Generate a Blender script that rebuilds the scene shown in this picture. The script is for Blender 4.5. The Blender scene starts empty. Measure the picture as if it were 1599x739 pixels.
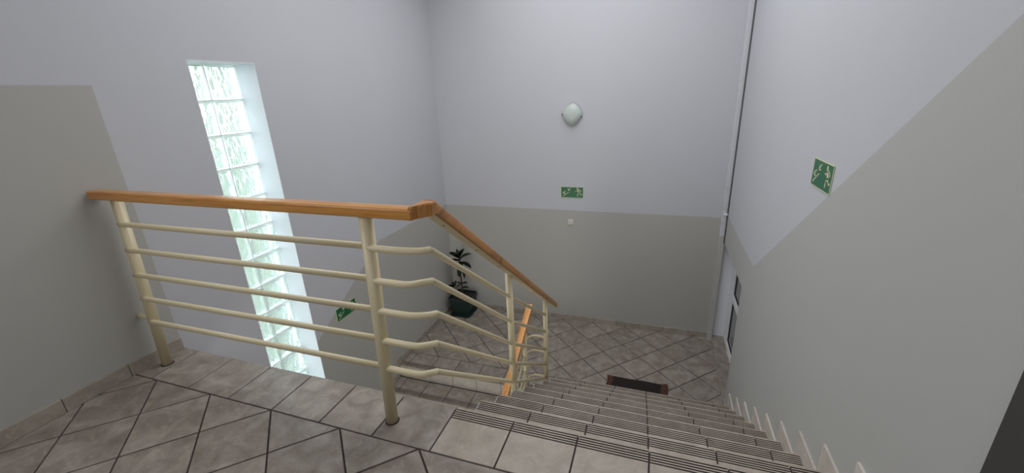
import bpy, bmesh, math, random
from mathutils import Vector, Matrix
random.seed(7)
SC = bpy.context.scene
COL = SC.collection
# ------------------------------------------------------------------ camera
cam = bpy.data.objects.new('camera', bpy.data.cameras.new('camera')); COL.objects.link(cam)
Rv = Vector((0.94589171, 0.32174298, -0.04207526)); Uv = Vector((-0.06770785, 0.32252179, 0.94413735)); Fv = Vector((-0.31733975, 0.89020287, -0.32685521))
M = Matrix((Rv, Uv, -Fv)).transposed().to_4x4(); M.translation = Vector((2.8296, -1.4906, 1.4763))
cam.matrix_world = M
cam.data.sensor_width = 36; cam.data.lens = 649.93/1599*36; cam.data.clip_start = .02; cam.data.clip_end = 200
SC.camera = cam
# ------------------------------------------------------------------ world, lights, exposure
W = bpy.data.worlds.new('overcast_sky'); SC.world = W; W.use_nodes = True
wn = W.node_tree.nodes; bgd = wn['Background']; bgd.inputs[0].default_value = (.86, .93, 1, 1); bgd.inputs[1].default_value = 6.2
def area(name, loc, rot, sx, sy, power, col):
    d = bpy.data.lights.new(name, 'AREA'); d.shape = 'RECTANGLE'; d.size = sx; d.size_y = sy; d.energy = power; d.color = col
    o = bpy.data.objects.new(name, d); COL.objects.link(o); o.location = loc; o.rotation_euler = rot; return o
area('landing_fill', (.06, -1.9, 2.1), (0, math.radians(-80), 0), 1.6, 1.8, 25, (.97, .98, 1))  # added unseen fill by the left wall, lights right wall and handrail
area('back_fill', (1.9, -2.95, 2.2), (math.radians(72), 0, 0), 2.0, 1.2, 9, (1, .98, .95))  # weak fill behind the camera, added without any window in the back wall
area('overhead_fill', (2.0, 1.7, 3.14), (0, 0, 0), 2.4, 3.0, 64, (.97, .98, 1))  # large fill above the frame, added to brighten stairs and mid landing
area('lower_level_fill', (.9, -2.7, -2.2), (math.radians(90), 0, 0), 1.6, 1.6, 42, (1, .98, .95))  # added fill on the lower level for the dark lower risers; no entrance modelled
SC.view_settings.view_transform = 'Standard'; SC.view_settings.look = 'None'; SC.view_settings.gamma = 1
SC.view_settings.exposure = 0.0
# ------------------------------------------------------------------ materials
def mat(name, col=(.5,.5,.5), rough=.6, metal=0, spec=.5, coat=0):
    m = bpy.data.materials.new(name); m.use_nodes = True; b = m.node_tree.nodes['Principled BSDF']
    b.inputs['Base Color'].default_value = (*col, 1); b.inputs['Roughness'].default_value = rough; b.inputs['Metallic'].default_value = metal
    b.inputs['Specular IOR Level'].default_value = spec; b.inputs['Coat Weight'].default_value = coat
    return m
def nd(m, t, **k):
    n = m.node_tree.nodes.new(t)
    for a, v in k.items(): setattr(n, a, v)
    return n
def lk(m, a, b): m.node_tree.links.new(a, b)
def bsdf(m): return m.node_tree.nodes['Principled BSDF']
def math_(m, op, a, b=None, c=None):
    n = nd(m, 'ShaderNodeMath', operation=op)
    for i, v in enumerate((a, b, c)):
        if v is None: continue
        if isinstance(v, (int, float)): n.inputs[i].default_value = v
        else: lk(m, v, n.inputs[i])
    return n.outputs[0]
def coords(m):
    t = nd(m, 'ShaderNodeTexCoord'); s = nd(m, 'ShaderNodeSeparateXYZ'); lk(m, t.outputs['Object'], s.inputs[0]); return t, s
def mixc(m, f, a, b, bt='MIX'):
    n = nd(m, 'ShaderNodeMix', data_type='RGBA', blend_type=bt)
    for i, v in ((0, f), (6, a), (7, b)):
        if isinstance(v, (int, float)): n.inputs[i].default_value = v
        elif isinstance(v, tuple): n.inputs[i].default_value = (*v, 1) if len(v) == 3 else v
        else: lk(m, v, n.inputs[i])
    return n.outputs[2]
def noise(m, vec, scale, detail=3, rough=.5, dist=0):
    n = nd(m, 'ShaderNodeTexNoise'); n.inputs['Scale'].default_value = scale; n.inputs['Detail'].default_value = detail
    n.inputs['Roughness'].default_value = rough; n.inputs['Distortion'].default_value = dist
    if vec is not None: lk(m, vec, n.inputs['Vector'])
    return n.outputs['Fac']
def ramp(m, f, stops):
    n = nd(m, 'ShaderNodeValToRGB'); e = n.color_ramp.elements
    e[0].position = stops[0][0]; e[0].color = (*stops[0][1], 1); e[1].position = stops[-1][0]; e[1].color = (*stops[-1][1], 1)
    for p, c in stops[1:-1]:
        x = e.new(p); x.color = (*c, 1)
    lk(m, f, n.inputs[0]); return n.outputs[0]
WHITE = (.575, .582, .612); GREY = (.472, .463, .43)
def wall_mat(name, boundary, white=WHITE, grey=GREY, stain=False):
    """two-tone wall paint: grey below the height that boundary(m, x, y) returns"""
    m = mat(name, white, .7, spec=.3)
    t, s = coords(m)
    z0 = boundary(m, s.outputs[0], s.outputs[1])
    zz = s.outputs[2]
    lt = math_(m, 'LESS_THAN', zz, z0)
    c = mixc(m, lt, white, grey)
    n1 = noise(m, t.outputs['Object'], 2.2, 4, .6)
    c = mixc(m, math_(m, 'MULTIPLY', math_(m, 'SUBTRACT', n1, .35), .22), c, (.46, .46, .46))
    if stain:
        d = math_(m, 'MULTIPLY', math_(m, 'LESS_THAN', zz, .42), math_(m, 'GREATER_THAN', zz, -.1))
        n3 = noise(m, t.outputs['Object'], 22, 4)
        c = mixc(m, math_(m, 'MULTIPLY', d, math_(m, 'MULTIPLY', math_(m, 'GREATER_THAN', n3, .52), .25)), c, (.45, .43, .27))
    lk(m, c, bsdf(m).inputs['Base Color'])
    n2 = noise(m, t.outputs['Object'], 160, 3); b = nd(m, 'ShaderNodeBump'); b.inputs['Strength'].default_value = .12; b.inputs['Distance'].default_value = .002
    lk(m, n2, b.inputs['Height']); lk(m, b.outputs[0], bsdf(m).inputs['Normal'])
    return m
# left wall: dado 1.6 m on the landing, then level with the mid landing and falling with the lower flight
def bl(m, x, y):
    low = math_(m, 'MULTIPLY', math_(m, 'MAXIMUM', math_(m, 'SUBTRACT', 2.09, y), 0.0), -.57)
    up = math_(m, 'LESS_THAN', y, -.003)
    return math_(m, 'ADD', low, math_(m, 'MULTIPLY', up, math_(m, 'SUBTRACT', 1.605, low)))
def br(m, x, y):
    a = math_(m, 'SUBTRACT', 1.605, math_(m, 'MULTIPLY', math_(m, 'ADD', y, .03), .727))
    return math_(m, 'MINIMUM', math_(m, 'MAXIMUM', a, .035), 1.605)
mWL = wall_mat('wall_paint_left', bl); mWR = wall_mat('wall_paint_right', br, grey=(.488, .490, .472))  # right dado grey lighter and cooler: window light put into the paint
mWF = wall_mat('wall_paint_far', lambda m, x, y: math_(m, 'ADD', 0.0, -.004))
mPI = wall_mat('pillar_paint', lambda m, x, y: math_(m, 'ADD', 0.0, -.206), (.66, .665, .70), (.52, .51, .48), True)
mPlain = mat('white_paint', (.66, .67, .70), .7)
mReveal = mat('reveal_paint', (.82, .84, .88), .6)
def tile_mat(name, a, b, c, rough=.42):
    m = mat(name, b, rough, spec=.45)
    t = nd(m, 'ShaderNodeTexCoord'); oi = nd(m, 'ShaderNodeObjectInfo')
    v = nd(m, 'ShaderNodeVectorMath', operation='ADD'); lk(m, t.outputs['Object'], v.inputs[0])
    cm = nd(m, 'ShaderNodeCombineXYZ'); r = math_(m, 'MULTIPLY', oi.outputs['Random'], 37.0)
    lk(m, r, cm.inputs[0]); lk(m, math_(m, 'MULTIPLY', r, 1.7), cm.inputs[1]); lk(m, cm.outputs[0], v.inputs[1])
    n1 = noise(m, v.outputs[0], 9, 6, .62, .6)
    col = ramp(m, n1, [(.3, a), (.52, b), (.72, c)])
    n2 = noise(m, v.outputs[0], 26, 8, .7, 1.2)
    col = mixc(m, math_(m, 'MULTIPLY', math_(m, 'GREATER_THAN', n2, .60), .28), col, (c[0]*1.35, c[1]*1.3, c[2]*1.22))
    col = mixc(m, math_(m, 'MULTIPLY', math_(m, 'LESS_THAN', n2, .36), .30), col, (a[0]*.6, a[1]*.6, a[2]*.6))
    tint = math_(m, 'ADD', .93, math_(m, 'MULTIPLY', oi.outputs['Random'], .14))
    hs = nd(m, 'ShaderNodeHueSaturation'); lk(m, tint, hs.inputs['Value']); lk(m, col, hs.inputs['Color'])
    lk(m, hs.outputs[0], bsdf(m).inputs['Base Color'])
    bp = nd(m, 'ShaderNodeBump'); bp.inputs['Strength'].default_value = .25; bp.inputs['Distance'].default_value = .002
    lk(m, n2, bp.inputs['Height']); lk(m, bp.outputs[0], bsdf(m).inputs['Normal'])
    return m
mTile = tile_mat('stone_tile', (.205, .170, .140), (.300, .262, .222), (.405, .365, .315))
mSkirt = tile_mat('skirting_tile', (.32, .28, .235), (.40, .355, .30), (.46, .415, .36))
mStep = tile_mat('step_tile', (.345, .295, .24), (.42, .365, .305), (.50, .44, .375), .5)
mStepSkirt = tile_mat('step_skirting_tile', (.52, .47, .41), (.60, .55, .49), (.66, .61, .55))
mDirt = mat('groove_dirt', (.055, .036, .030), .9)
mDirtLow = mat('faint_groove', (.15, .12, .10), .9)
mGrout = mat('dark_grout', (.06, .042, .04), .95)
mConc = mat('plaster_soffit', (.55, .55, .56), .8)
def cream():
    m = mat('cream_enamel', (.70, .605, .39), .32, spec=.5, coat=.15)
    t = nd(m, 'ShaderNodeTexCoord'); n = noise(m, t.outputs['Object'], 38, 2, .5)
    c = mixc(m, math_(m, 'GREATER_THAN', n, .775), (.71, .615, .40), (.12, .08, .05))
    lk(m, c, bsdf(m).inputs['Base Color']); return m
mCream = cream()
mBar = mat('cream_flat_bar', (.68, .59, .39), .45)
def wood(name, a, b, sc):
    m = mat(name, a, .35, spec=.5, coat=.25)
    t = nd(m, 'ShaderNodeTexCoord'); mp = nd(m, 'ShaderNodeMapping'); mp.inputs['Scale'].default_value = sc
    lk(m, t.outputs['Object'], mp.inputs[0]); n = noise(m, mp.outputs[0], 9, 5, .6, .8)
    c = ramp(m, n, [(.35, b), (.5, a), (.75, (a[0]*1.15, a[1]*1.2, a[2]*1.25))])
    n2 = noise(m, mp.outputs[0], 4, 2, .5, 2.5)
    c = mixc(m, math_(m, 'MULTIPLY', math_(m, 'GREATER_THAN', n2, .68), .55), c, (b[0]*.5, b[1]*.45, b[2]*.4))
    lk(m, c, bsdf(m).inputs['Base Color']); return m
mWoodX = wood('varnished_pine', (.60, .27, .060), (.47, .185, .035), (.35, 7, 7))
mWoodY = wood('varnished_pine_slope', (.54, .235, .055), (.40, .155, .033), (7, .35, 1.2))  # same pine as the landing rail, its shaded side put in as browner colour
mWoodLow = wood('varnished_pine_lower', (.70, .31, .07), (.60, .24, .05), (7, .35, 1.2))
def glass_block():
    m = bpy.data.materials.new('wavy_glass_block'); m.use_nodes = True; nt = m.node_tree; nt.nodes.clear()
    out = nt.nodes.new('ShaderNodeOutputMaterial')
    g = nt.nodes.new('ShaderNodeBsdfGlass'); g.inputs['Color'].default_value = (.95, 1, .98, 1); g.inputs['Roughness'].default_value = .03; g.inputs['IOR'].default_value = 1.45
    tr = nt.nodes.new('ShaderNodeBsdfTransparent'); tr.inputs['Color'].default_value = (.96, .985, .975, 1)
    tl = nt.nodes.new('ShaderNodeBsdfTranslucent'); tl.inputs['Color'].default_value = (.96, .985, .975, 1)
    m1 = nt.nodes.new('ShaderNodeMixShader'); m1.inputs[0].default_value = .38; m2 = nt.nodes.new('ShaderNodeMixShader'); m2.inputs[0].default_value = .12
    lk(m, g.outputs[0], m1.inputs[1]); lk(m, tr.outputs[0], m1.inputs[2]); lk(m, m1.outputs[0], m2.inputs[1]); lk(m, tl.outputs[0], m2.inputs[2]); lk(m, m2.outputs[0], out.inputs[0])
    t = nd(m, 'ShaderNodeTexCoord'); mp = nd(m, 'ShaderNodeMapping'); mp.inputs['Rotation'].default_value = (math.radians(-35), 0, 0); mp.inputs['Scale'].default_value = (1, 2.6, 1)
    lk(m, t.outputs['Object'], mp.inputs[0]); n = noise(m, mp.outputs[0], 8.5, 1.5, .4, .3)
    b = nd(m, 'ShaderNodeBump'); b.inputs['Strength'].default_value = 1; b.inputs['Distance'].default_value = .03
    lk(m, n, b.inputs['Height']); lk(m, b.outputs[0], g.inputs['Normal']); return m
mGlass = glass_block()
mMortar = mat('white_mortar', (.88, .92, .90), .7)
mRim = mat('glass_block_rim', (.90, .95, .93), .15, spec=.6); bsdf(mRim).inputs['Transmission Weight'].default_value = .6; bsdf(mRim).inputs['Roughness'].default_value = .35
mPvc = mat('white_pvc', (.80, .81, .84), .35)
mGasket = mat('black_gasket', (.02, .02, .022), .6)
mPane = mat('grey_pane', (.10, .10, .105), .12, spec=.9)
mGreen = mat('sign_green', (.008, .135, .055), .35)
mLum = mat('sign_cream', (.66, .68, .42), .5)
mSwitch = mat('cream_plastic', (.62, .60, .50), .4)
mOpal = mat('opal_glass', (.56, .62, .58), .25, spec=.5)
mDark = mat('dark_metal', (.05, .05, .055), .5)
mGap = mat('grey_conduit', (.085, .085, .09), .6)
mPot = mat('green_plastic', (.012, .035, .032), .4)
mSoil = mat('dark_soil', (.02, .014, .01), .95)
mLeaf = mat('dark_leaf', (.012, .035, .014), .35)
mStem = mat('red_brown_stem', (.075, .02, .018), .7)
mDoorD = mat('dark_grey_door', (.055, .052, .05), .55)
def mat_mat():
    m = mat('coir_mat', (.012, .008, .006), .95)
    t, s = coords(m); ax = math_(m, 'ABSOLUTE', s.outputs[0])
    n = noise(m, t.outputs['Object'], 12, 3)
    f = math_(m, 'GREATER_THAN', math_(m, 'ADD', ax, math_(m, 'MULTIPLY', math_(m, 'SUBTRACT', n, .5), .10)), .255)
    n2 = noise(m, t.outputs['Object'], 30, 3)
    c = mixc(m, f, mixc(m, n2, (.008, .006, .005), (.02, .012, .009)), mixc(m, n2, (.05, .02, .012), (.10, .04, .023)))
    lk(m, c, bsdf(m).inputs['Base Color']); return m
mMat = mat_mat()
mGround = mat('grass_ground', (.07, .10, .055), .95); mHedge = mat('hedge_leaves', (.055, .095, .05), .9)
# ------------------------------------------------------------------ mesh helpers
def obj(name, bm, m, parent=None, smooth=False):
    me = bpy.data.meshes.new(name)
    bmesh.ops.recalc_face_normals(bm, faces=bm.faces[:])
    bm.to_mesh(me); bm.free()
    for x in (m if isinstance(m, (list, tuple)) else [m]): me.materials.append(x)
    if smooth:
        for p in me.polygons: p.use_smooth = True
    o = bpy.data.objects.new(name, me); COL.objects.link(o)
    if parent is not None: o.parent = parent
    return o
def tag(o, label=None, cat=None, group=None, kind=None):
    if label: o['label'] = label
    if cat: o['category'] = cat
    if group: o['group'] = group
    if kind: o['kind'] = kind
    return o
def empty(name, loc=(0, 0, 0)):
    o = bpy.data.objects.new(name, None); COL.objects.link(o); o.location = loc; o.empty_display_size = .1; return o
def struct(name, bm, m, parent=None, label=None):
    o = obj(name, bm, m, parent); o['kind'] = 'structure'
    if label: o['label'] = label
    return o
def box(bm, a, b, bev=0, mi=0):
    r = bmesh.ops.create_cube(bm, size=1); vs = r['verts']
    for v in vs: v.co = Vector([a[i] + (b[i]-a[i])*(v.co[i]+.5) for i in range(3)])
    fs = {f for v in vs for f in v.link_faces}
    for f in fs: f.material_index = mi
    if bev:
        es = {e for v in vs for e in v.link_edges}
        r = bmesh.ops.bevel(bm, geom=list(es), offset=bev, segments=1, profile=.5, affect='EDGES')
        for f in r['faces']: f.material_index = mi
def BX(a, b, bev=0):
    bm = bmesh.new(); box(bm, a, b, bev); return bm
def tube(bm, pts, r, n=12, cap=True):
    pts = [Vector(p) for p in pts]; rings = []; up = Vector((0, 0, 1)); nrm = None
    for i, p in enumerate(pts):
        d = (pts[min(i+1, len(pts)-1)] - pts[max(i-1, 0)]).normalized()
        if i in (0, len(pts)-1): sc = 1
        else:
            a = (pts[i]-pts[i-1]).normalized(); sc = 1/max(.5, a.dot(d))
        if nrm is None:
            nrm = d.cross(up if abs(d.z) < .9 else Vector((1, 0, 0))).normalized()
        nrm = (nrm - d*nrm.dot(d)).normalized(); bn = d.cross(nrm)
        rr = r[i] if isinstance(r, (list, tuple)) else r
        rings.append([bm.verts.new(p + (nrm*math.cos(2*math.pi*k/n) + bn*math.sin(2*math.pi*k/n))*rr*(1 if sc == 1 else (1+sc)/2)) for k in range(n)])
    for a, b in zip(rings, rings[1:]):
        for k in range(n): bm.faces.new((a[k], a[(k+1) % n], b[(k+1) % n], b[k]))
    if cap:
        for ring, s in ((rings[0], -1), (rings[-1], 1)):
            bm.faces.new(ring)
def TB(pts, r, n=12):
    bm = bmesh.new(); tube(bm, pts, r, n); return bm
def smooth_path(pts, k=6):
    P = [Vector(p) for p in pts]; P = [P[0]*2-P[1]] + P + [P[-1]*2-P[-2]]; out = []
    for i in range(1, len(P)-2):
        for j in range(k):
            t = j/k; a, b, c, d = P[i-1], P[i], P[i+1], P[i+2]
            out.append(.5*((2*b) + (-a+c)*t + (2*a-5*b+4*c-d)*t*t + (-a+3*b-3*c+d)*t**3))
    out.append(P[-2]); return out
def clip(poly, x0, x1, y0, y1):
    for ax, lim, s in ((0, x0, 1), (0, x1, -1), (1, y0, 1), (1, y1, -1)):
        out = []
        for i in range(len(poly)):
            a, b = poly[i-1], poly[i]; da, db = (a[ax]-lim)*s, (b[ax]-lim)*s
            if (da >= 0) != (db >= 0):
                t = da/(da-db); out.append((a[0]+(b[0]-a[0])*t, a[1]+(b[1]-a[1])*t))
            if db >= 0: out.append(b)
        poly = out
        if len(poly) < 3: return []
    out = []
    for p in poly:
        if not out or math.dist(p, out[-1]) > .004: out.append(p)
    if len(out) > 1 and math.dist(out[0], out[-1]) < .004: out.pop()
    return out if len(out) > 2 else []
def parea(p): return abs(sum(p[i-1][0]*p[i][1]-p[i][0]*p[i-1][1] for i in range(len(p))))/2
def tile_bm(poly, z, th=.008, bev=.0015):
    """flat tile prism with a small chamfer"""
    bm = bmesh.new(); cx = sum(p[0] for p in poly)/len(poly); cy = sum(p[1] for p in poly)/len(poly)
    if sum(poly[i-1][0]*poly[i][1]-poly[i][0]*poly[i-1][1] for i in range(len(poly))) < 0: poly = poly[::-1]
    def ring(zz, k): return [bm.verts.new((cx+(p[0]-cx)*k, cy+(p[1]-cy)*k, zz)) for p in poly]
    r0 = ring(z-th, 1); r1 = ring(z-bev, 1); r2 = ring(z, 1-bev*9)
    n = len(poly)
    for a, b in ((r0, r1), (r1, r2)):
        for i in range(n): bm.faces.new((a[i], a[(i+1) % n], b[(i+1) % n], b[i]))
    bm.faces.new(r2); bm.faces.new(r0[::-1]); return bm
def place(o, loc):
    """put the origin of a world-space mesh at loc"""
    o.data.transform(Matrix.Translation(-Vector(loc))); o.location = loc
P = .305; J = .0040
def diag_tiles(name, par, V, x0, x1, y0, y1, z):
    s = P/math.sqrt(2); n = 0
    for m in range(-16, 17):
        for k in range(-16, 17):
            g = J
            c = [(V[0]+(m+a)*s+(k+b)*s, V[1]+(m+a)*s-(k+b)*s) for a, b in ((g/P, g/P), (1-g/P, g/P), (1-g/P, 1-g/P), (g/P, 1-g/P))]
            q = clip(c, x0, x1, y0, y1)
            if q and parea(q) > .0006:
                cx = sum(p[0] for p in q)/len(q); cy = sum(p[1] for p in q)/len(q)
                o = obj(name, tile_bm(q, z+random.uniform(-.0005, .0005)), mTile, par); place(o, (cx, cy, z)); n += 1
    return n
# ------------------------------------------------------------------ dimensions
T, R, HM, D = .27, .17705, 1.615, 3.685
XT = 1.968; XR = 3.640; S1 = .2827; YL = 2.106; YS = 2.3746; YB = -3.1; CEIL = 3.2; LOW = -3.35
LW = 1.80     # right edge of the lower flight
# ------------------------------------------------------------------ setting: walls
bm = bmesh.new()
wy0, wy1, wz0, wz1 = .53, 1.014, -1.40, 1.755
for a, b in (((-.30, YB, LOW), (0, wy0, CEIL)), ((-.30, wy1, LOW), (0, D, CEIL)), ((-.30, wy0, wz1), (0, wy1, CEIL)), ((-.30, wy0, LOW), (0, wy1, wz0))): box(bm, a, b)
wl = struct('wall_left', bm, mWL, label='left wall, pale lilac white above warm grey dado')
# white reveal lining
bm = bmesh.new()
box(bm, (-.299, wy1-.002, wz0), (.0005, wy1+.003, wz1)); box(bm, (-.299, wy0-.003, wz0), (.0005, wy0+.002, wz1))
box(bm, (-.299, wy0, wz1-.002), (.0005, wy1, wz1+.003)); box(bm, (-.299, wy0, wz0-.003), (.0005, wy1, wz0+.002))
obj('window_reveal', bm, mReveal, wl)
wf = struct('wall_far', BX((-.30, D, LOW), (4.2, D+.25, CEIL)), mWF, label='far wall facing the stairs, two-tone paint')
bm = bmesh.new(); NY = 2.43; NZ1 = -.29; NZ0 = -1.605
box(bm, (XR, YB, LOW), (XR+.45, NY, CEIL)); box(bm, (XR, NY, NZ1), (XR+.45, D, CEIL)); box(bm, (XR, NY, LOW), (XR+.45, D, NZ0))
wr = struct('wall_right', bm, mWR, label='right wall beside the stairs, two-tone paint')
bm = bmesh.new(); box(bm, (XR+.001, D-.003, NZ0), (XR+.2, D+.001, NZ1)); box(bm, (XR+.001, NY-.001, NZ0), (XR+.2, NY+.003, NZ1)); box(bm, (XR+.001, NY, NZ1-.003), (XR+.2, D, NZ1+.001))
obj('niche_reveal', bm, mReveal, wr)
struct('wall_back', BX((-.30, YB-.2, LOW), (4.2, YB, CEIL)), mPlain)
struct('ceiling', BX((-.30, YB-.2, CEIL), (4.2, D+.25, CEIL+.15)), mPlain)
pl = struct('trim_1', BX((3.581, 3.618, -HM-.004), (XR, D, CEIL), .003), mPI, label='white boxed-in corner post between far wall and right wall')
cg = struct('trim_2', TB([(3.637, 3.6075, -.29), (3.637, 3.6085, 1), (3.637, 3.608, CEIL)], .0115, 8), mGap, label='dark grey conduit running up the corner post')
obj('pipe_clip', BX((3.600, 3.594, .045), (3.634, 3.618, .068), .004), mPvc, cg)
# ------------------------------------------------------------------ upper landing floor
bm = bmesh.new(); box(bm, (0, YB, -.20), (XR, -.010, -.006))
fu = struct('floor', bm, [mGrout], label='upper landing floor of beige-grey stone tiles laid diagonally')
struct('trim_3', BX((0, -.010, -.20), (XT-.006, -.003, -.0085)), mConc, label='plastered edge of the upper landing slab')
diag_tiles('tile', fu, (.1908, -S1), .012, XR-.012, -2.9, -S1-J, 0)
edges = [0.002] + [XT+P*i for i in range(-6, 0)]
edges = [e for e in edges if e > .0] + [XT]
for a, b in zip(edges, edges[1:]):
    q = [(a+J, -S1+J), (b-J, -S1+J), (b-J, 0), (a+J, 0)]
    o = obj('tile', tile_bm(q, 0), mTile, fu); place(o, ((a+b)/2, -S1/2, 0))
# ------------------------------------------------------------------ ribbed step tiles
GR = [.0155, .0295, .043, .0565, .070]
def ribbed(w, dpt, mi_tile=0):
    """local: x 0..w, y -dpt..0 (nosing at y=0), top z=0"""
    bm = bmesh.new(); prof = [(0, -.0022), (-.0012, 0)]
    for g in GR: prof += [(-(g-.0033), 0), (-(g-.0020), -.0045), (-(g+.0020), -.0045), (-(g+.0033), 0)]
    prof += [(-dpt+.0015, 0), (-dpt, -.0015)]
    L = [bm.verts.new((0, y, z)) for y, z in prof]; Rr = [bm.verts.new((w, y, z)) for y, z in prof]
    for i in range(len(prof)-1):
        f = bm.faces.new((L[i], L[i+1], Rr[i+1], Rr[i]))
        if prof[i][1] < -.001 and prof[i+1][1] < -.001 or (i > 1 and i < 22 and (prof[i][1] < -.002 or prof[i+1][1] < -.002)): f.material_index = 1
    B = [bm.verts.new(c) for c in ((0, 0, -.012), (0, -dpt, -.012), (w, -dpt, -.012), (w, 0, -.012))]
    bm.faces.new((L[0], Rr[0], B[3], B[0])); bm.faces.new((L[-1], B[1], B[2], Rr[-1])); bm.faces.new((B[0], B[3], B[2], B[1]))
    bm.faces.new([B[0]] + [B[1]] + L[::-1]); bm.faces.new([B[3]] + Rr + [B[2]])
    return bm
def mesh_of(bm, mats):
    me = bpy.data.meshes.new('ribbed_tile'); bmesh.ops.recalc_face_normals(bm, faces=bm.faces[:]); bm.to_mesh(me); bm.free()
    for m in mats: me.materials.append(m)
    return me
def inst(name, me, par, loc, rotz=0):
    o = bpy.data.objects.new(name, me); COL.objects.link(o); o.parent = par; o.location = loc; o.rotation_euler.z = rotz; return o
cols = [XT+P*i for i in range(6)] + [XR-.006]
def col_meshes(dpt, m):
    full = mesh_of(ribbed(P-2*J, dpt-J), [m, mDirt]); last = mesh_of(ribbed(cols[-1]-cols[-2]-J-.001, dpt-J), [m, mDirt]); return full, last
rt0 = col_meshes(S1, mStep); rt = col_meshes(T, mStep)
for i in range(6): inst('step_tile', rt0[1] if i == 5 else rt0[0], fu, (cols[i]+J, 0, .0005))
# upper flight
fl = empty('stair_flight', (XT, 0, 0))
tag(fl, 'descending tiled stair flight with grooved treads beside the right wall', 'stairs')
for k in range(1, 9):
    y0, y1, z = (k-1)*T, k*T, -k*R
    st = obj('step', BX((XT+.004, y0-.002, z-R-.06), (XR-.002, y1-.010, z-.007)), mGrout); st.parent = fl; st.matrix_parent_inverse = Matrix.Translation(-fl.location)
    for i in range(6): inst('tread_tile', rt[1] if i == 5 else rt[0], st, (cols[i]+J, y1, z))
    for i in range(6):
        o = obj('riser_tile', BX((cols[i]+J, y0-.010, z+.002), (cols[i+1]-J, y0-.003, z+R-.012), .001), mStepSkirt, st)
st = obj('stringer', BX((XT-.004, -.03, -.2), (XT+.001, -.003, -.013)), mConc); st.parent = fl; st.matrix_parent_inverse = Matrix.Translation(-fl.location)
# sloping soffit and side of the upper flight
bm = bmesh.new(); side = [(0, -.008)]
for k in range(1, 9): side += [((k-1)*T-.004, -k*R-.013), (k*T-.004, -k*R-.013)]
side += [(8*T, -HM-.10), (0, -.42)]
def extr(bm, poly, x0, x1):
    A = [bm.verts.new((x0, y, z)) for y, z in poly]; B = [bm.verts.new((x1, y, z)) for y, z in poly]; n = len(poly)
    bm.faces.new(A); bm.faces.new(B[::-1])
    for i in range(n): bm.faces.new((A[i], A[(i+1) % n], B[(i+1) % n], B[i]))
extr(bm, side, XT-.006, XT+.003)
o = obj('side_panel', bm, mConc); o.parent = fl; o.matrix_parent_inverse = Matrix.Translation(-fl.location)
bm = bmesh.new(); extr(bm, [(0, -.20), (8*T, -8*R-.24), (8*T, -8*R-.36), (0, -.42)], XT+.004, XR-.002)
o = obj('soffit', bm, mConc); o.parent = fl; o.matrix_parent_inverse = Matrix.Translation(-fl.location)
o = obj('riser_tile', BX((XT, 8*T-.010, -HM+.001), (XR-.004, 8*T-.003, -8*R-.012)), mStepSkirt); o.parent = fl; o.matrix_parent_inverse = Matrix.Translation(-fl.location)
# ------------------------------------------------------------------ mid landing
bm = bmesh.new(); box(bm, (0, YL+.010, -HM-.20), (XR, D, -HM-.006)); box(bm, (LW, 8*T-.3, -HM-.20), (XR, YL, -HM-.006))
fm = struct('floor', bm, mGrout, label='mid landing floor of darker stone tiles laid diagonally')
diag_tiles('tile', fm, (1.7049, 3.6682), .011, XR-.006, YS+J, D-.011, -HM)
XL0 = .1104; lc = [.011] + [XL0+P*i for i in range(6)] + [LW]
def low_tiles(par, z, y1, dpt):
    for a, b in zip(lc, lc[1:]):
        me = mesh_of(ribbed(b-a-2*J, dpt-J), [mTile, mDirtLow]); inst('step_tile', me, par, (b-J, y1, z), math.pi)
low_tiles(fm, -HM, YL, YS-YL)
xx = LW
while xx < XR-.05:
    b = min(xx+P, XR-.006); q = [(xx+J, 8*T+.001), (b-J, 8*T+.001), (b-J, YS-J), (xx+J, YS-J)]
    o = obj('tile', tile_bm(q, -HM), mTile, fm); place(o, ((xx+b)/2, 2.26, -HM)); xx += P
# lower flight, going down towards the camera under the landing
f2 = empty('stair_flight', (0, YL, -HM))
tag(f2, 'lower tiled stair flight turning back under the landing beside the left wall', 'stairs')
def inv(o, p): o.parent = p; o.matrix_parent_inverse = Matrix.Translation(-p.location); return o
for k in range(1, 9):
    y1 = YL-(k-1)*T; y0 = YL-k*T; z = -HM-k*R
    st = inv(obj('step', BX((.002, y0+.010, z-R-.06), (LW, y1+.002, z-.007)), mGrout), f2)
    if k < 4: low_tiles(st, z, y0, T)
    else: obj('tread_tile', BX((.004, y0, z-.007), (LW-.002, y1, z)), mTile, st)
    if k < 4:
        for a, b in zip(lc, lc[1:]): obj('riser_tile', BX((a+J/2, y1+.003, z+.002), (b-J/2, y1+.010, z+R-.012), .001), mStepSkirt, st)
    else: obj('riser_tile', BX((.004, y1+.003, z+.002), (LW-.002, y1+.010, z+R-.012)), mStepSkirt, st)
struct('floor', BX((-.3, YB, LOW-.1), (4.2, D, LOW)), mTile, label='lowest floor below the stairs')
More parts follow.
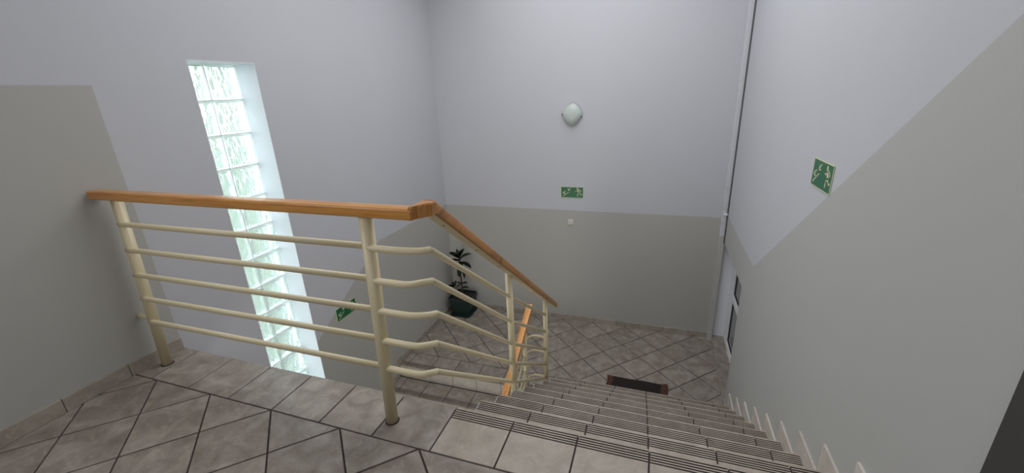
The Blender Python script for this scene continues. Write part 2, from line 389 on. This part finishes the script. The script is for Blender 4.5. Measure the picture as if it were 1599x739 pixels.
# ------------------------------------------------------------------ skirting tiles
def skirt(name, x0, th, sgn, ys, zf, h, mats=mSkirt):
    """straight skirting along Y"""
    par = struct(name, BX((min(x0, x0+sgn*.003), ys[0], zf), (max(x0, x0+sgn*.003), ys[-1], zf+h-.002)), mGrout)
    for a, b in zip(ys, ys[1:]): obj('skirting_tile', BX((min(x0, x0+sgn*th), a+.0015, zf-.001), (max(x0, x0+sgn*th), b-.0015, zf+h), .001), mats, par)
    return par
bls = skirt('baseboard_left', 0, .011, 1, [-2.7+.3*i for i in range(9)] + [-.002], 0, .080)
bls['label'] = 'brown tile skirting on the left wall of the upper landing'
b2 = skirt('baseboard_left', 0, .011, 1, [YL+.062] + [YL+.10+.3*i for i in range(1, 5)] + [D-.012], -HM, .073); b2['label'] = 'tile skirting on the left wall of the mid landing'
par = struct('baseboard_far', BX((.002, D-.003, -HM), (3.58, D, -HM+.071)), mGrout, label='pale tile skirting along the far wall')
xs = [.002] + [.0165+.3045*i for i in range(1, 12)] + [3.58]
xs = [x for x in xs if x <= 3.58]
for a, b in zip(xs, xs[1:]): obj('skirting_tile', BX((a+.0015, D-.011, -HM-.001), (b-.0015, D, -HM+.073), .001), mSkirt, par)
par = struct('baseboard_right', BX((XR-.003, 8*T, -HM), (XR, NY, -HM+.07)), mGrout, label='stepped pale skirting tiles up the right wall')
TH = .0125
for k in range(0, 9):
    ya = (k-1)*T+.067 if k else -.42; yb = k*T+.067; zt = -k*R+.093; zl = -(k+1)*R+.093 if k < 8 else -HM
    poly = [(ya+.001, zt), (yb, zt), (yb, zl+.001), (k*T+.001, zl+.001), (k*T+.001, -k*R-.002), (ya+.001, -k*R)]
    bm = bmesh.new(); extr(bm, poly, XR-TH, XR-.001); obj('skirting_tile', bm, mStepSkirt, par)
obj('skirting_tile', BX((XR-.012, 8*T+.069, -HM), (XR-.001, NY, -HM+.073)), mSkirt, par)
par = b2
for k in range(0, 4):
    yb = YL-k*T-.062; ya = YL-(k-1)*T-.062; zt = -HM-k*R+.085; zl = zt-R
    y_n = YL-k*T-.001
    if k == 0: ya = YL+.06
    poly = [(ya, zt), (yb, zt), (yb, zl), (y_n, zl), (y_n, -HM-k*R-.002), (ya, -HM-k*R)]
    bm = bmesh.new(); extr(bm, poly, .001, .012); obj('skirting_tile', bm, mSkirt, par)
# ------------------------------------------------------------------ window of glass blocks
GX = -.18; rows = 13; rh = (wz1-wz0)/rows; ycol = [.520, .767, 1.014]
win = struct('window_1', BX((GX-.085, wy0-.012, wz0), (GX-.08+.079, wy1, wz0+.006)), mMortar, label='tall narrow window of wavy glass blocks, two blocks wide')
gb = bmesh.new(); w = .2375; h = rh-.008
box(gb, (-.082, -w/2, -h/2), (0, w/2, h/2), .009)
gb.faces.ensure_lookup_table()
ff = max(gb.faces, key=lambda f: f.calc_center_median().x)
for f in gb.faces: f.material_index = 1 if f != ff and f.calc_center_median().x > -.02 else 0
r_ = bmesh.ops.inset_region(gb, faces=[ff], thickness=.010, depth=-.002)
for f in r_['faces']: f.material_index = 1
me = bpy.data.meshes.new('glass_block'); bmesh.ops.recalc_face_normals(gb, faces=gb.faces[:]); gb.to_mesh(me); gb.free(); me.materials.append(mGlass); me.materials.append(mRim)
for r in range(rows):
    for c in range(2):
        inst('glass_block', me, win, (GX, (ycol[c]+ycol[c+1])/2, wz0+rh*(r+.5)))
bm = bmesh.new()
for r in range(1, rows): box(bm, (GX-.07, wy0-.01, wz0+rh*r-.0035), (GX-.007, wy1, wz0+rh*r+.0035))
for r in range(rows): box(bm, (GX-.07, .767-.0035, wz0+rh*r+.0045), (GX-.007, .767+.0035, wz0+rh*(r+1)-.0045))
obj('mortar_joints', bm, mMortar, win)
# outdoors
g = struct('ground', BX((-30, -20, -4.6), (-.6, 25, -4.5)), mGround, label='green ground outside the glass block window')
def bush(name, loc, rad, label):
    bm = bmesh.new(); bmesh.ops.create_icosphere(bm, subdivisions=4, radius=1)
    from mathutils import noise as mn
    for v in bm.verts:
        d = 1 + .35*mn.noise(v.co*2.2) + .18*mn.noise(v.co*6) + .1*mn.noise(v.co*14); v.co = Vector((v.co.x*rad[0], v.co.y*rad[1], v.co.z*rad[2]))*d
    o = obj(name, bm, mHedge, None); o.location = loc; tag(o, label, 'bush'); return o
bush('garden_bush', (-5.2, 5.2, -2.2), (1.6, 3.0, 3.4), 'low green bush standing closest outside the glass block window')
bush('garden_tree', (-14.5, 8.5, .2), (2.8, 6.0, 6.0), 'tall green tree standing behind the bush outside the window')
# ------------------------------------------------------------------ niche with glazed door
sill = struct('trim_4', BX((XR-.004, NY, -HM), (XR+.14, D-.002, -1.577)), mStepSkirt, label='raised tiled threshold in the door niche')
sy = [NY, 2.49, 2.79, 3.09, 3.385, D-.004]
for a, b in zip(sy, sy[1:]): obj('tile', BX((XR-.006, a+.002, -1.577), (XR+.138, b-.002, -1.568), .001), mTile, sill)
DX = 3.78
door = struct('door_1', BX((DX+.045, NY+.01, -1.57), (DX+.075, D-.01, NZ1)), mDark, label='white framed door with two dark glass panes in the niche')
bm = bmesh.new()
for a, b in (((DX, 3.50, -1.568), (DX+.05, D-.004, NZ1-.004)), ((DX, NY+.004, -1.568), (DX+.05, NY+.14, NZ1-.004)),
             ((DX, NY+.14, -1.568), (DX+.05, 3.50, -1.515)), ((DX, NY+.14, -.56), (DX+.05, 3.50, NZ1-.004)), ((DX, NY+.14, -.965), (DX+.05, 3.50, -.885))): box(bm, a, b, .004)
obj('door_frame', bm, mPvc, door)
for z0, z1 in ((-1.515, -.965), (-.885, -.56)):
    p = obj('pane', BX((DX+.022, NY+.145, z0+.004), (DX+.028, 3.496, z1-.004)), mPane, door)
    bm = bmesh.new(); t = .012
    box(bm, (DX+.014, 3.488, z0), (DX+.03, 3.50, z1)); box(bm, (DX+.014, NY+.14, z0), (DX+.03, NY+.152, z1)); box(bm, (DX+.014, NY+.14, z1-t), (DX+.03, 3.5, z1)); box(bm, (DX+.014, NY+.14, z0), (DX+.03, 3.5, z0+t))
    obj('gasket', bm, mGasket, p)
# dark door at the right edge
d2 = struct('door_2', BX((XR-.03, -1.36, .003), (XR-.004, -.425, 2.05), .002), mDoorD, label='dark grey door in the right wall at the picture edge')
obj('door_handle', TB([(XR-.03, -1.28, 1.05), (XR-.07, -1.28, 1.05), (XR-.07, -1.17, 1.05)], .008, 8), mDark, d2)
# ------------------------------------------------------------------ railing
rl = empty('stair_railing', (1.703, -.165, 0))
tag(rl, 'cream tubular steel stair railing with orange-brown wooden handrail', 'railing')
def part(name, bm, m, smooth=True, label=None, par=None):
    o = inv(obj(name, bm, m, None, smooth), rl)
    if par is not None: o.parent = par
    if label: o['label'] = label
    return o
def lerp(a, b, t): return tuple(a[i]+(b[i]-a[i])*t for i in range(len(a)))
PL = ((.085, -.154, 0), (.087, -.115, 1.03)); P2 = ((1.703, -.170, 0), (1.729, -.157, 1.03))
part('post', TB([PL[0], PL[1]], .0275, 20), mCream); part('post', TB([P2[0], P2[1]], .0285, 20), mCream)
for pp in (PL[0], P2[0]):
    bm = bmesh.new(); bmesh.ops.create_cone(bm, segments=20, radius1=.034, radius2=.030, depth=.003, cap_ends=True)
    for v in bm.verts: v.co += Vector((pp[0], pp[1], .002))
    part('base_collar', bm, mDirt)
KJ = [(2.002, -.134), (1.985, -.112), (1.996, -.126), (1.980, -.126), (1.968, -.129)]
ZR = [.893, .745, .597, .450, .302]; ZJ = [.898, .749, .605, .456, .309]
Z3 = [.151, -.041, -.223, -.389, -.553]; Z4 = [-.529, -.714, -.913, -1.089, -1.25]
X3, Y3, X4, Y4 = 1.935, .915, 1.925, 1.887
for i in range(5):
    zl = ZR[i]; a = lerp(*PL, zl/1.03); b = lerp(*P2, zl/1.03)
    part('rail', TB([(a[0]-.004, a[1]-.019, zl-.004), (a[0]+.03, a[1]-.019, zl-.004), (b[0], b[1]+.002, zl+.006)], .0142, 12), mCream)
    z = ZJ[i]; kx, ky = KJ[i]
    path = smooth_path([(1.722, -.172, z), (1.82, -.175, z), (1.90, -.172, z), (kx-.036, ky-.025, z), (kx, ky, z)], 5)
    part('rail', TB(path, .0148, 12), mCream)
    part('rail', TB([(kx-.002, ky-.004, z), (X3, Y3, Z3[i]), (X4, Y4, Z4[i])], .0135, 12), mCream)
part('wall_anchor', TB([(.002, -.164, .330), (.03, -.162, .328), (PL[0][0], -.152, .320)], .0135, 12), mCream)
z3t, z4t = .335, -.375
part('post', TB([(X3, Y3, -.95), (X3, Y3, z3t)], .0235, 18), mCream)
part('post', TB([(X4, Y4, -1.614), (X4, Y4, z4t)], .0215, 18), mCream)
def beam(a, b, w, h, bev, m, name, label=None, z_end=None):
    """handrail: rectangular section with rounded arrises, swept from a to b (centres of the top face)"""
    a, b = Vector(a), Vector(b); d = (b-a).normalized(); r = d.cross(Vector((0, 0, 1))).normalized(); u = Vector((0, 0, 1))
    bm = bmesh.new(); pr = []
    hw, e = w/2, bev
    for cx, cz, a0 in ((hw-e, -e, 0), (-hw+e, -e, 90), (-hw+e*.5, -h+e*.5, 180), (hw-e*.5, -h+e*.5, 270)):
        rr = e if a0 < 180 else e*.5
        for s in range(4):
            an = math.radians(a0+s*30); pr.append((cx+rr*math.cos(an), cz+rr*math.sin(an)))
    rings = []
    for p in (a, b): rings.append([bm.verts.new(p + r*x + u*z) for x, z in pr])
    n = len(pr)
    for i in range(n): bm.faces.new((rings[0][i], rings[0][(i+1) % n], rings[1][(i+1) % n], rings[1][i]))
    bm.faces.new(rings[0][::-1]); bm.faces.new(rings[1])
    o = part(name, bm, m, False, label)
    for p in o.data.polygons: p.use_smooth = len(p.vertices) == 4
    mod = o.modifiers.new('es', 'EDGE_SPLIT'); mod.split_angle = math.radians(35)
    return o
HT = 1.078
beam((.018, -.163, HT+.004), (1.966, -.163, HT), .066, .043, .010, mWoodX, 'handrail')
bm = bmesh.new(); pl2 = [(1.957, -.194), (1.970, -.194), (1.981, -.172), (1.990, -.165), (2.003, -.140), (2.018, -.122), (2.018, -.086), (1.954, -.086)]
lo = [bm.verts.new((x, y, HT-.042)) for x, y in pl2]; mi_ = [bm.verts.new((x, y, HT+.004)) for x, y in pl2]; cxx, cyy = 1.985, -.13
hi = [bm.verts.new((cxx+(x-cxx)*.86, cyy+(y-cyy)*.9, HT+.010)) for x, y in pl2]
for A_, B_ in ((lo, mi_), (mi_, hi)):
    for i in range(8): bm.faces.new((A_[i], A_[(i+1) % 8], B_[(i+1) % 8], B_[i]))
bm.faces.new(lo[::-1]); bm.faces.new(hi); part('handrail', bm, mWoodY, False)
def zh(y, x0=1.986): return HT+.010 - .7135*(y+.088)
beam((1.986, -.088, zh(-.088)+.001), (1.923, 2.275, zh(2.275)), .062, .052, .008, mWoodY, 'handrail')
# steel flat bars under the wood
def bar(a, b, w, h):
    a, b = Vector(a), Vector(b); d = (b-a).normalized(); r = d.cross(Vector((0, 0, 1))).normalized(); bm = bmesh.new(); q = []
    for p in (a, b):
        q.append([bm.verts.new(p + r*x + Vector((0, 0, z))) for x, z in ((-w/2, 0), (w/2, 0), (w/2, -h), (-w/2, -h))])
    for i in range(4): bm.faces.new((q[0][i], q[0][(i+1) % 4], q[1][(i+1) % 4], q[1][i]))
    bm.faces.new(q[0][::-1]); bm.faces.new(q[1]); return bm
part('flat_bar', bar((.04, -.160, HT-.040), (1.96, -.160, HT-.043), .036, .006), mBar, False)
fb = part('flat_bar', bar((1.984, -.120, zh(-.120)-.053), (1.923, 2.262, zh(2.262)-.053), .044, .007), mBar, False)
for t in (.06, .2, .34, .52, .66, .8):
    y = -.12+2.38*t; x = 1.984-.061*t; bm = bmesh.new(); bmesh.ops.create_uvsphere(bm, u_segments=8, v_segments=6, radius=.0045)
    for v in bm.verts: v.co = Vector((v.co.x, v.co.y, v.co.z*.5)) + Vector((x, y, zh(y)-.061))
    part('screw', bm, mDirt)
# lower flight balustrade with the U-shaped tubes
XL_, YLP = 1.742, 1.79
ZU = [-.785, -.95, -1.115, -1.245]; sl = .575
for z in ZU:
    path = smooth_path([(X4, Y4, z), (1.86, 1.902, z), (1.80, 1.893, z), (1.757, 1.845, z), (XL_, 1.78, z)], 5)
    part('rail', TB(path, .0125, 10), mCream)
    part('rail', TB([(XL_, 1.785, z), (XL_, .1, z-sl*1.685)], .0115, 10), mCream)
part('post', TB([(XL_, YLP, -1.968), (XL_, YLP, -.665)], .020, 16), mCream)
part('post', TB([(XL_, .80, -2.499), (XL_, .80, -1.24)], .020, 16), mCream)
beam((XL_, 1.985, -.492), (XL_, .1, -.492-sl*1.885), .060, .045, .007, mWoodLow, 'handrail', 'bright orange wooden handrail of the lower flight')
part('flat_bar', bar((XL_, 1.95, -.535-sl*.03), (XL_, .12, -.539-sl*1.865), .036, .006), mBar, False)
# ------------------------------------------------------------------ exit signs
def sign(name, origin, ux, nx, w, h, label):
    """ux: direction of the sign's right-hand side; nx: outward normal"""
    ux, nx = Vector(ux), Vector(nx); up = Vector((0, 0, 1)); O = Vector(origin)
    e = empty(name, O); tag(e, label, 'sign', )
    def slab(poly, n0, n1):
        bm = bmesh.new(); A = [bm.verts.new(ux*x+up*y+nx*n0) for x, y in poly]; B = [bm.verts.new(ux*x+up*y+nx*n1) for x, y in poly]; k = len(poly)
        bm.faces.new(A[::-1]); bm.faces.new(B)
        for i in range(k): bm.faces.new((A[i], A[(i+1) % k], B[(i+1) % k], B[i]))
        return bm
    def rect(x0, y0, x1, y1): return [(x0, y0), (x1, y0), (x1, y1), (x0, y1)]
    obj('backing_plate', slab(rect(-w/2, -h/2, w/2, h/2), .0005, .003), mLum, e)
    b = .006; obj('green_panel', slab(rect(-w/2+b, -h/2+b, w/2-b, h/2-b), .003, .0036), mGreen, e)
    def thick(bm, pts, t):
        for (x0, y0), (x1, y1) in zip(pts, pts[1:]):
            dx, dy = x1-x0, y1-y0; L = math.hypot(dx, dy) or 1; nx_, ny_ = -dy/L*t/2, dx/L*t/2; ex, ey = dx/L*t*.3, dy/L*t*.3
            poly = [(x0+nx_-ex, y0+ny_-ey), (x0-nx_-ex, y0-ny_-ey), (x1-nx_+ex, y1-ny_+ey), (x1+nx_+ex, y1+ny_+ey)]
            A = [bm.verts.new(ux*x+up*y+nx*.0036) for x, y in poly]; B = [bm.verts.new(ux*x+up*y+nx*.0044) for x, y in poly]
            bm.faces.new(B)
            for i in range(4): bm.faces.new((A[i], A[(i+1) % 4], B[(i+1) % 4], B[i]))
    s = w/.29
    def S(L): return [(x*s, y*s) for x, y in L]
    bm = bmesh.new()
    zig = [(-.112, -.056)]
    for i in range(4): zig += [(zig[-1][0], zig[-1][1]+.0135), (zig[-1][0]+.0185, zig[-1][1]+.0135)]
    thick(bm, S(zig), .0062*s)
    obj('stairs_symbol', bm, mLum, e)
    for cx, cy in ((-.098, -.002), (-.036, .038)):
        bm = bmesh.new(); thick(bm, S([(cx+.017, cy+.017), (cx-.010, cy-.010)]), .007*s); thick(bm, S([(cx+.010, cy-.014), (cx-.014, cy-.014), (cx-.014, cy+.010)]), .0075*s)
        obj('arrow_symbol', bm, mLum, e)
    bm = bmesh.new(); cx, cy = .068, .051
    poly = [(cx+.011*math.cos(a*math.pi/5), cy+.011*math.sin(a*math.pi/5)) for a in range(10)]
    B = [bm.verts.new(ux*x*s+up*y*s+nx*.0044) for x, y in poly]; bm.faces.new(B)
    thick(bm, S([(.074, .036), (.088, .000)]), .021*s)                      # trunk
    thick(bm, S([(.078, .034), (.103, .034), (.113, .014)]), .008*s)        # rear arm
    thick(bm, S([(.071, .032), (.060, .014), (.045, .018)]), .008*s)        # front arm
    thick(bm, S([(.088, .000), (.072, -.020), (.070, -.046)]), .011*s)      # front leg
    thick(bm, S([(.090, .000), (.106, -.022), (.126, -.024)]), .011*s)      # rear leg
    obj('running_figure_symbol', bm, mLum, e)
    return e
sign('exit_sign', (1.828, D-.001, .236), (1, 0, 0), (0, -1, 0), .293, .146, 'green stair exit sign on the far wall below the lamp')
sign('exit_sign', (XR-.001, 1.030, 1.006), (0, -1, 0), (-1, 0, 0), .285, .146, 'green stair exit sign on the right wall above the slanted dado edge')
sign('exit_sign', (.001, 1.436, -.497), (0, 1, 0), (1, 0, 0), .285, .136, 'green stair exit sign on the left wall behind the landing rails')
# ------------------------------------------------------------------ wall lamp, switch
lp = empty('wall_lamp', (1.829, D, 1.20)); tag(lp, 'milky glass diamond-shaped wall lamp on the far wall', 'lamp')
def pillow(rx, depth, n_u=40, n_r=10, p=1.45):
    bm = bmesh.new(); rings = []
    for j in range(n_r+1):
        t = j/n_r; rr = math.sin(t*math.pi/2); dp = math.cos(t*math.pi/2)**.8*depth
        ring = []
        for i in range(n_u):
            a = 2*math.pi*i/n_u; c, s = math.cos(a), math.sin(a); p = 2-.52*t**1.5; k = (abs(c)**p+abs(s)**p)**(-1/p)
            ring.append(bm.verts.new((c*k*rr*rx*.93 + .006*s*rr, -dp-.012, s*k*rr*rx*1.03)) if j else None)
        if j == 0: ctr = bm.verts.new((0, -depth-.012, 0)); rings.append(ctr)
        else: rings.append(ring)
    for i in range(n_u): bm.faces.new((rings[0], rings[1][i], rings[1][(i+1) % n_u]))
    for a, b in zip(rings[1:], rings[2:]):
        for i in range(n_u): bm.faces.new((a[i], b[i], b[(i+1) % n_u], a[(i+1) % n_u]))
    return bm
obj('lamp_shade', pillow(.125, .075), mOpal, lp, True)
obj('lamp_base', BX((-.075, -.014, -.075), (.075, -.001, .075), .004), mPvc, lp)
for x, z in ((-.124, .000), (.108, -.030)):
    obj('shade_clip', BX((x-.008, -.022, z-.006), (x+.008, -.006, z+.006), .002), mDark, lp)
sw = empty('light_switch', (1.812, D, -.162)); tag(sw, 'small cream light switch on the far wall below the exit sign', 'switch')
obj('switch_plate', BX((-.038, -.010, -.038), (.038, -.0005, .038), .003), mSwitch, sw); obj('rocker', BX((-.022, -.014, -.022), (.022, -.009, .022), .002), mSwitch, sw)
# ------------------------------------------------------------------ doormat
dm = bmesh.new(); nx_, ny_ = 32, 16; g = {}
for i in range(nx_+1):
    for j in range(ny_+1):
        x = -.32+.64*i/nx_; y = -.19+.38*j/ny_
        lift = .016*max(0, abs(x)-.26)/.06*max(0, (y-.05)/.14) if x > 0 else .006*max(0, abs(x)-.26)/.06
        inw = .012*math.sin(y*16)*(abs(x) > .3)
        g[i, j] = dm.verts.new((x+inw, y+.003*math.sin(x*20), .011+lift+.0008*math.sin(i*2.1)*math.cos(j*1.7)))
for i in range(nx_):
    for j in range(ny_): dm.faces.new((g[i, j], g[i+1, j], g[i+1, j+1], g[i, j+1]))
r = bmesh.ops.extrude_face_region(dm, geom=dm.faces[:])
for v in [x for x in r['geom'] if isinstance(x, bmesh.types.BMVert)]: v.co.z -= .009
o = obj('doormat', dm, mMat); o.location = (2.778, 2.373, -HM); tag(o, 'worn dark brown doormat lying at the foot of the stairs', 'doormat')
# ------------------------------------------------------------------ potted plant
pc = (.238, 3.49); pz = -HM
pt = empty('potted_plant', (pc[0], pc[1], pz)); tag(pt, 'small rubber plant in a square dark green pot in the far corner', 'plant')
def frustum(w0, w1, z0, z1, wall=0, rim=0):
    bm = bmesh.new()
    secs = [(w0, z0), (w1, z1)]
    if rim: secs = [(w0, z0), (w1-.012, z1-.035), (w1, z1-.033), (w1, z1), (w1-.02, z1), (w1-.026, z1-.03)]
    rings = []
    for w_, z_ in secs:
        c = .03*w_/.3; h_ = w_/2; ring = []
        for sx, sy_ in ((1, 1), (-1, 1), (-1, -1), (1, -1)):
            q = [(sx*h_, sy_*(h_-c)), (sx*(h_-c), sy_*h_)]
            if sx*sy_ < 0: q = q[::-1]
            ring += [bm.verts.new((x, y, z_)) for x, y in q]
        rings.append(ring)
    for a, b in zip(rings, rings[1:]):
        for i in range(8): bm.faces.new((a[i], a[(i+1) % 8], b[(i+1) % 8], b[i]))
    bm.faces.new(rings[0][::-1]); bm.faces.new(rings[-1]); return bm
obj('saucer', frustum(.30, .33, .001, .022), mPot, pt)
obj('pot', frustum(.25, .345, .018, .285, rim=1), mPot, pt)
obj('soil', frustum(.29, .30, .235, .262), mSoil, pt)
stem_pts = [(0, 0, .25), (.003, -.004, .45), (.0, -.01, .62), (.01, -.02, .80), (.012, -.025, .90)]
obj('stem', TB(smooth_path(stem_pts, 4), .010, 8), mStem, pt, True)
obj('stem', TB(smooth_path([(-.06, -.02, .25), (-.085, -.03, .36), (-.10, -.04, .43)], 4), .005, 6), mStem, pt, True)
def leaf_mesh(L, Wd):
    bm = bmesh.new(); n = 7; rows_ = []
    for i in range(n+1):
        t = i/n; w_ = Wd*math.sin(math.pi*min(1, t*.93+.04))**.75*(1 if i < n else .05); z = .18*L*t-.42*L*t*t
        rows_.append([bm.verts.new((L*t, s*w_/2, z+abs(s)*.12*w_)) for s in (-1, 0, 1)])
    for a, b in zip(rows_, rows_[1:]):
        for k in range(2): bm.faces.new((a[k], a[k+1], b[k+1], b[k]))
    me = bpy.data.meshes.new('leaf'); r = bmesh.ops.solidify(bm, geom=bm.faces[:], thickness=.0015); bm.to_mesh(me); bm.free(); me.materials.append(mLeaf)
    for p in me.polygons: p.use_smooth = True
    return me
lm = leaf_mesh(.185, .074); ls = leaf_mesh(.095, .042)
def leaf(me, loc, az, el, s=1):
    o = bpy.data.objects.new('leaf', me); COL.objects.link(o); o.parent = pt; o.location = loc; o.rotation_euler = (random.uniform(-.3, .3), -math.radians(el), math.radians(az)); o.scale = (s, s, s)
for az, el, z, s in ((170, 30, .88, 1.05), (195, 8, .84, 1.05), (140, 60, .90, .7), (75, 50, .90, .8), (20, 35, .87, 1.0), (-15, 0, .82, 1.15), (-60, -10, .83, 1.0), (-100, 20, .86, .9), (-140, -5, .82, .9), (100, 10, .85, .9),
                     (-30, -45, .78, 1.0), (-80, -50, .77, .9), (-10, -55, .72, .85), (40, -10, .80, .9), (-120, 55, .89, .7), (60, 75, .90, .6), (215, -25, .80, .8)):
    leaf(lm, (.011, -.022, z), az, el, s)
for az, el, loc in ((150, 50, (-.10, -.04, .43)), (200, 30, (-.10, -.04, .42)), (90, 60, (-.10, -.04, .43)), (20, 50, (-.085, -.03, .40)), (-60, 20, (-.09, -.03, .38)), (240, 5, (-.085, -.03, .36)),
                    (0, 25, (.0, -.005, .47)), (180, 30, (.0, -.005, .46)), (30, 10, (.0, -.005, .40)), (160, 35, (-.07, -.03, .33)), (-30, 15, (-.06, -.02, .33))):
    leaf(ls, loc, az, el, random.uniform(.8, 1.1))
